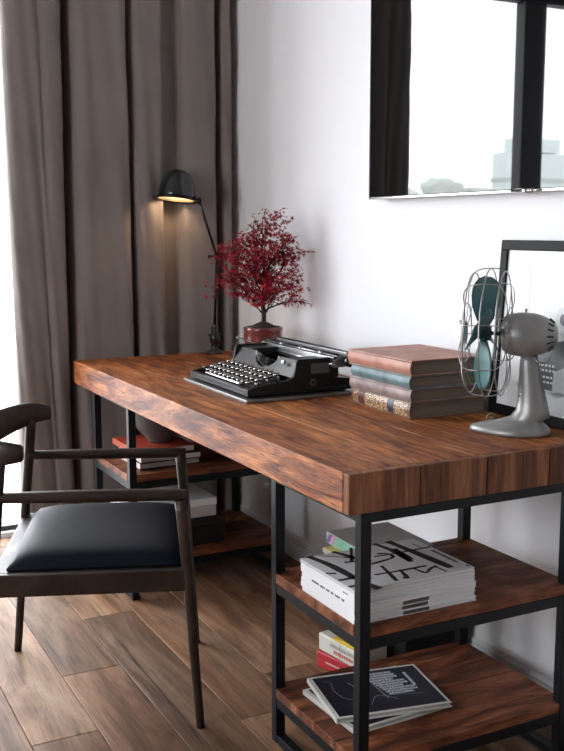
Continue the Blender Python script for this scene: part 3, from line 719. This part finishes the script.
# books behind the stack
o = empty('booklet', (.215, .30, S1), R(2), 'yellow booklet lying under the grey book behind the magazine stack', 'booklet')
q = MB(); q.box(0, .16, 0, .165, 0, .012, b=.001); q.build('cover', mat('pale_yellow_cover', (.55,.50,.12), .5), o)
q = MB(); q.box(-.0006, .158, .002, .163, .002, .010); q.build('page_block', M_page, o)
o = book('book', .232, .283, S1+.0125, .185, .212, .030, -1.5, mat('flat_grey_cover', (.30,.30,.30), .5), M_white, 'grey covered book with colourful spine, lying behind the magazine stack', spine=False)
q = MB(); q.prism([(.210,.003),(.195,.027),(.180,.027),(.196,.003)], -.0008, -.0001, 0, ax='x'); q.prism([(.196,.003),(.180,.027),(.165,.027),(.183,.003)], -.0008, -.0001, 1, ax='x'); q.prism([(.178,.003),(.160,.027),(.02,.027),(.02,.003)], -.0008, -.0001, 2, ax='x')
q.build('printed_spine', [mat('ink_blue', (.06,.05,.25), .4), mat('ink_pink', (.55,.25,.36), .4), mat('ink_green', (.16,.38,.28), .4)], o)

# ------------------------------------------------------------------ picture books on the lower near shelf
M_navy = mat('black_blue_cover', (.005,.007,.016), .4, spec=.25); M_wcov = mat('white_book_cover', (.55,.55,.52), .5)
def artbook(x, y, z, w_, l_, t_, yaw, label, full):
    o = empty('picture_book', (x, y, z), R(yaw), label, 'book', 'black covered picture books on the lower shelf')
    q = MB(); q.box(0, w_, 0, l_, 0, .0022, b=.0006); q.box(0, w_, 0, l_, t_-.0024, t_-.0004, b=.0006); q.box(0, .0022, 0, l_, .0005, t_-.001, b=.0005); q.build('cover', M_wcov, o)
    q = MB(); q.box(.0024, w_-.004, .003, l_-.003, .0024, t_-.0026); q.build('page_block', M_page, o)
    q = MB(); q.box(.010, w_-.007, .008, l_-.008, t_-.0004, t_-.0001); q.build('cover_panel', M_navy, o)
    if full:
        q = MB(); zt2 = t_-.00005
        for r_ in range(10):   # block of small white lettering
            yy = .182 - r_*.0118; xx = .128 + r_*.0035; xe = .205 + r_*.004 - (.02 if r_ in (3, 6, 9) else 0)
            while xx < xe:
                l_2 = rnd.uniform(.003,.008); q.box(xx, min(xx+l_2, xe), yy, yy+.0085, zt2, zt2+.0002); xx += l_2+.0018
        yy = .105
        while yy < .175:
            l_2 = rnd.uniform(.004,.010); q.box(.232, .239, yy, yy+l_2, zt2, zt2+.0002); yy += l_2+.0015
        q.build('cover_lettering', mat('pale_ink', (.50,.53,.58), .5), o)
        q = MB()
        def ln(pts, wd):
            P = crom([(a, b_, 0) for a, b_ in pts], 6); k = len(P)
            for i in range(k-1):
                t = (P[i+1]-P[i]).normalized(); n_ = Vector((-t.y, t.x, 0))*wd/2
                A = [P[i]-n_, P[i+1]-n_, P[i+1]+n_, P[i]+n_]
                q.add([(p.x, p.y, zt2+.0001) for p in A], [(0,1,2,3)])
        ln([(.03,.185),(.045,.17),(.04,.13),(.05,.09),(.07,.075),(.085,.085)], .0016)
        ln([(.085,.16),(.105,.10)], .003); ln([(.14,.15),(.145,.09),(.15,.06)], .003); ln([(.155,.15),(.16,.08)], .002); ln([(.14,.075),(.19,.07),(.24,.06)], .0018); ln([(.10,.04),(.13,.08),(.17,.05)], .002)
        q.build('cover_drawing', mat('grey_ink', (.22,.24,.27), .5), o)
    return o
artbook(.083, .098, S2, .270, .225, .0125, 2, 'black covered book lying askew directly on the lower shelf', False)
artbook(.060, .140, S2+.0128, .280, .213, .0125, -11, 'dark picture book with white lettering, on top of another on the lower shelf', True)

# ------------------------------------------------------------------ books on the floor behind the near shelf
M_red = mat('red_cover', (.42,.02,.03), .45); M_yel = mat('yellow_cover', (.68,.48,.03), .45)
o = empty('book', (.375, .545, .0), R(14), 'thick red book lying on the floor beneath the white and yellow one', 'book')
q = MB(); q.box(0, .11, 0, .175, 0, .050, b=.006); q.build('cover', M_red, o); q = MB(); q.box(.02, .112, -.0006, .1755, .006, .044); q.build('page_block', M_page, o)
q = MB(); q.box(-.0006, 0, .08, .135, .022, .027); q.build('spine_lettering', mat('pale_pink_ink', (.6,.35,.33), .5), o)
o = empty('book', (.365, .530, .0505), R(8), 'white spined book with a yellow cover, lying on a red book', 'book')
q = MB(); q.box(0, .10, 0, .185, 0, .052, b=.006); q.build('spine_cover', mat('white_spine', (.62,.62,.56), .5), o)
q = MB(); q.prism([(-.001,.0525),(.12,.0525),(.12,.056),(.07,.064),(-.001,.072)][::-1], -.001, .10, ax='x'); q.build('cover', M_yel, o)
q = MB()
for r_ in range(2):
    yy = .02 if r_ else .03
    while yy < (.13 if r_ else .11):
        l_ = rnd.uniform(.005,.010); q.box(-.0006, 0, yy, yy+l_, .012+r_*.016, .022+r_*.016, r_); yy += l_+.003
q.box(-.0006, 0, .085, .087, .006, .048, 0)
q.build('spine_lettering', [mat('dull_red_ink', (.5,.12,.10), .5), mat('dull_grey_ink', (.3,.33,.28), .5)], o)

o = empty('filler_box', (.492, .50, 0), 0, 'added black lidded box standing in for a dark shape on the floor behind the near shelf unit', 'box')  # box is added, it stands in for an unclear dark shape
q = MB(); q.box(0, .215, 0, .30, .002, .235, b=.004); q.build('body', mat('black_cardboard', (.014,.014,.015), .8, spec=.2), o)
q = MB(); q.box(-.003, .218, -.003, .303, .2355, .275, b=.003); q.build('lid', mat('black_cardboard_lid', (.018,.018,.019), .8, spec=.2), o)

# ------------------------------------------------------------------ far shelf unit contents
gf = 'books stacked on the far upper shelf'
M_whb = mat('off_white_cloth', (.50,.47,.44), .6); M_dk = mat('dark_cover', (.015,.011,.010), .6, spec=.2); M_or = mat('red_orange_cover', (.34,.045,.02), .5, spec=.3)
fb = book('book', .092, 1.500, S1, .222, .25, .0225, 2, M_dk, M_page, 'dark covered book with pale pages, lowest on the far upper shelf', gf, spine=False)
fc = book('book', .094, 1.495, S1+.023, .218, .25, .0225, -1, M_dk, M_page, 'dark covered book in the middle of the far shelf pile', gf, spine=False)
book('book', .080, 1.505, S1+.046, .215, .245, .022, 1, M_or, M_page, 'red orange covered book under the grey bowl', gf, spine=False)
for o in (fb, fc):
    q = MB(); q.box(-.0006, -.0001, .002, .248, .002, .0205); q.build('spine_label', mat('pinkish_white_spine', (.55,.42,.40), .5), o)
bw = MB(); bw.lathe([(.038, 0), (.042, .002), (.046, .012), (.075, .045), (.102, .085), (.118, .125), (.120, .138), (.115, .138), (.098, .086), (.07, .048), (.04, .018), (.0001, .014)], n=48, cap=False)
o = bw.build('bowl', mat('dark_grey_ceramic', (.085,.088,.092), .35, coat=.2), None, loc=(.205, 1.615, S1+.0685)); tag(o, 'dark grey flared ceramic bowl standing on the far stack of books', 'bowl')
o = empty('box', (.045, 1.485, S2), R(0), 'dark brown box at the bottom of the far shelf unit', 'box')
q = MB(); q.box(0, .35, 0, .26, 0, .068, b=.003); q.build('body', M_dk, o); q = MB(); q.box(-.002, .352, -.002, .262, .0685, .098, b=.003); q.build('lid', mat('dark_brown_lid', (.02,.015,.013), .6, spec=.2), o)
o = empty('box', (.048, 1.49, S2+.0985), R(0), 'off-white box resting on the dark brown box', 'box')
q = MB(); q.box(0, .318, 0, .22, 0, .040, b=.003); q.build('body', M_whb, o); q = MB(); q.box(-.002, .320, -.002, .222, .0405, .066, b=.003); q.build('lid', M_white, o)

# ------------------------------------------------------------------ chair (local x = facing, y = its left, far side)
ch = empty('armchair', (-.246, .881, 0), R(-21.5), 'dark walnut armchair with black padded seat pulled up at the desk', 'chair')
def taper(pts, rads, flat=1.0, n=14): q = MB(); q.tube(crom(pts, 4), [rads[0]+(rads[1]-rads[0])*i/(4*(len(pts)-1)) for i in range(4*(len(pts)-1)+1)], n, flat=flat); return q
for s in (-1, 1):
    y = s*.262
    taper([(.262, y, 0), (.248, y, .2), (.236, y, .40), (.222, y*1.0, .592)], (.0105, .0165)).build('leg', M_chair, ch)
    taper([(-.268, y*.98, 0), (-.246, y, .25), (-.232, y, .42), (-.214, y, .60), (-.205, y, .70)], (.0110, .0155)).build('leg', M_chair, ch)
    q = MB(); q.tube(crom([(-.222, y, .607-.014*(s > 0)), (-.10, y, .607-.015*(s > 0)), (.05, y, .606-.015*(s > 0)), (.19, y, .604-.014*(s > 0)), (.238, y, .602-.013*(s > 0))], 5), [.0125+.003*math.sin(i/20*math.pi) for i in range(21)], 14, flat=1.15); q.build('armrest', M_chair, ch)
    q = MB(); q.box(-.225, .232, y-.011, y+.011, .362, .418, b=.004); q.build('seat_rail', M_chair, ch)
q = MB(); q.box(.222, .244, -.252, .252, .366, .414, b=.004); q.build('seat_rail', M_chair, ch)
q = MB(); q.box(-.240, -.216, -.252, .252, .362, .410, b=.004); q.build('seat_rail', M_chair, ch)
cr_ = crom([(-.148, -.268, .716), (-.20, -.262, .716), (-.262, -.225, .708), (-.318, -.14, .682), (-.338, 0, .670), (-.318, .14, .682), (-.262, .225, .702), (-.20, .262, .716), (-.148, .268, .716)], 6)
nn = len(cr_); q = MB(); V = []
for i, p in enumerate(cr_):
    t = (cr_[min(i+1, nn-1)]-cr_[max(i-1, 0)]).normalized(); sd = Vector((0,0,1)).cross(t).normalized()
    f_ = math.sin(math.pi*i/(nn-1)); hz = .0195+.030*f_; wx = .0135+.001*f_; e_ = 1 if 0 < i < nn-1 else .8
    for j in range(16):
        a = 2*math.pi*j/16; ca_, sa_ = math.cos(a), math.sin(a)
        V.append(p + sd*(wx*e_*math.copysign(abs(ca_)**.8, ca_)) + Vector((0,0,1))*(hz*e_*math.copysign(abs(sa_)**.8, sa_)))
q.add(V, [(i*16+j, i*16+(j+1) % 16, (i+1)*16+(j+1) % 16, (i+1)*16+j) for i in range(nn-1) for j in range(16)], None, True)
q.add(V[:16], [list(range(16))[::-1]]); q.add(V[-16:], [list(range(16))]); q.build('backrest', M_chair, ch)
q = MB(); q.box(-.216, .222, -.2505, .2505, .395, .4175); q.build('seat_board', M_chair, ch)
# cushion
q = MB(); nx_, ny_ = 20, 20; V = []
def cush(i, j, up):
    u = i/nx_*2-1; v = j/ny_*2-1
    ed = (1-abs(u)**6)*(1-abs(v)**6); ed = max(0, ed)**.5
    x = .014+u*.214; y = v*.246
    z = .418 + (.006+.046*ed*(.82+.18*(1-.5*(u*u+v*v))) if up else 0)
    k_ = 1+.012*(1 if up and ed < .9 else 0)
    return (x*k_, y*k_, z)
for up in (0, 1):
    for i in range(nx_+1):
        for j in range(ny_+1): V.append(cush(i, j, up))
m_ = (nx_+1)*(ny_+1); idx = lambda i, j, up: up*m_+i*(ny_+1)+j
fs = []
for i in range(nx_):
    for j in range(ny_): fs += [(idx(i,j,1), idx(i+1,j,1), idx(i+1,j+1,1), idx(i,j+1,1)), (idx(i,j,0), idx(i,j+1,0), idx(i+1,j+1,0), idx(i+1,j,0))]
for i in range(nx_): fs += [(idx(i,0,0), idx(i+1,0,0), idx(i+1,0,1), idx(i,0,1)), (idx(i,ny_,0), idx(i,ny_,1), idx(i+1,ny_,1), idx(i+1,ny_,0))]
for j in range(ny_): fs += [(idx(0,j,0), idx(0,j,1), idx(0,j+1,1), idx(0,j+1,0)), (idx(nx_,j,0), idx(nx_,j+1,0), idx(nx_,j+1,1), idx(nx_,j,1))]
q.add(V, fs, None, True); q.build('seat_cushion', M_seat, ch)

# ------------------------------------------------------------------ light
wd = bpy.data.worlds.new('sky'); C.world = wd; wd.use_nodes = True
bgn = wd.node_tree.nodes['Background']; bgn.inputs['Color'].default_value = (.93, .96, 1.0, 1); bgn.inputs['Strength'].default_value = 9.0
def portal(loc, rot, sx, sy):
    l = bpy.data.lights.new('window_portal', 'AREA'); l.shape = 'RECTANGLE'; l.size = sx; l.size_y = sy; l.cycles.is_portal = True
    o = bpy.data.objects.new('window_portal', l); COL.objects.link(o); o.location = loc; o.rotation_euler = rot
portal(((WX0+WX1)/2, YW+.2, (WZ0+WZ1)/2), (R(-90), 0, 0), WX1-WX0, WZ1-WZ0)
portal((XL-.18, (LY0+LY1)/2, (LZ0+LZ1)/2), (0, R(-90), 0), LZ1-LZ0, LY1-LY0)

# ------------------------------------------------------------------ camera
cam = bpy.data.cameras.new('camera'); co = bpy.data.objects.new('camera', cam); COL.objects.link(co)
f_, yaw, pit, rol = 994.621, .4799, .1462, -.0009
F = Vector((math.sin(yaw)*math.cos(pit), math.cos(yaw)*math.cos(pit), -math.sin(pit))); Rv = Vector((math.cos(yaw), -math.sin(yaw), 0)); U = Rv.cross(F)
R2 = Rv*math.cos(rol)+U*math.sin(rol); U2 = -Rv*math.sin(rol)+U*math.cos(rol)
m = Matrix((R2, U2, -F)).transposed().to_4x4(); m.translation = Vector((-1.0008, -1.6382, 1.2408)); co.matrix_world = m
cam.sensor_fit = 'HORIZONTAL'; cam.sensor_width = 36; cam.lens = f_/564*36; cam.clip_start = .05; cam.clip_end = 200
C.camera = co
C.view_settings.view_transform = 'Standard'; C.view_settings.look = 'None'; C.view_settings.exposure = 0.58; C.view_settings.gamma = 1; C.view_settings.use_curve_mapping = False
C.cycles.use_denoising = True; C.cycles.max_bounces = 10; C.cycles.diffuse_bounces = 6; C.cycles.sample_clamp_indirect = 6
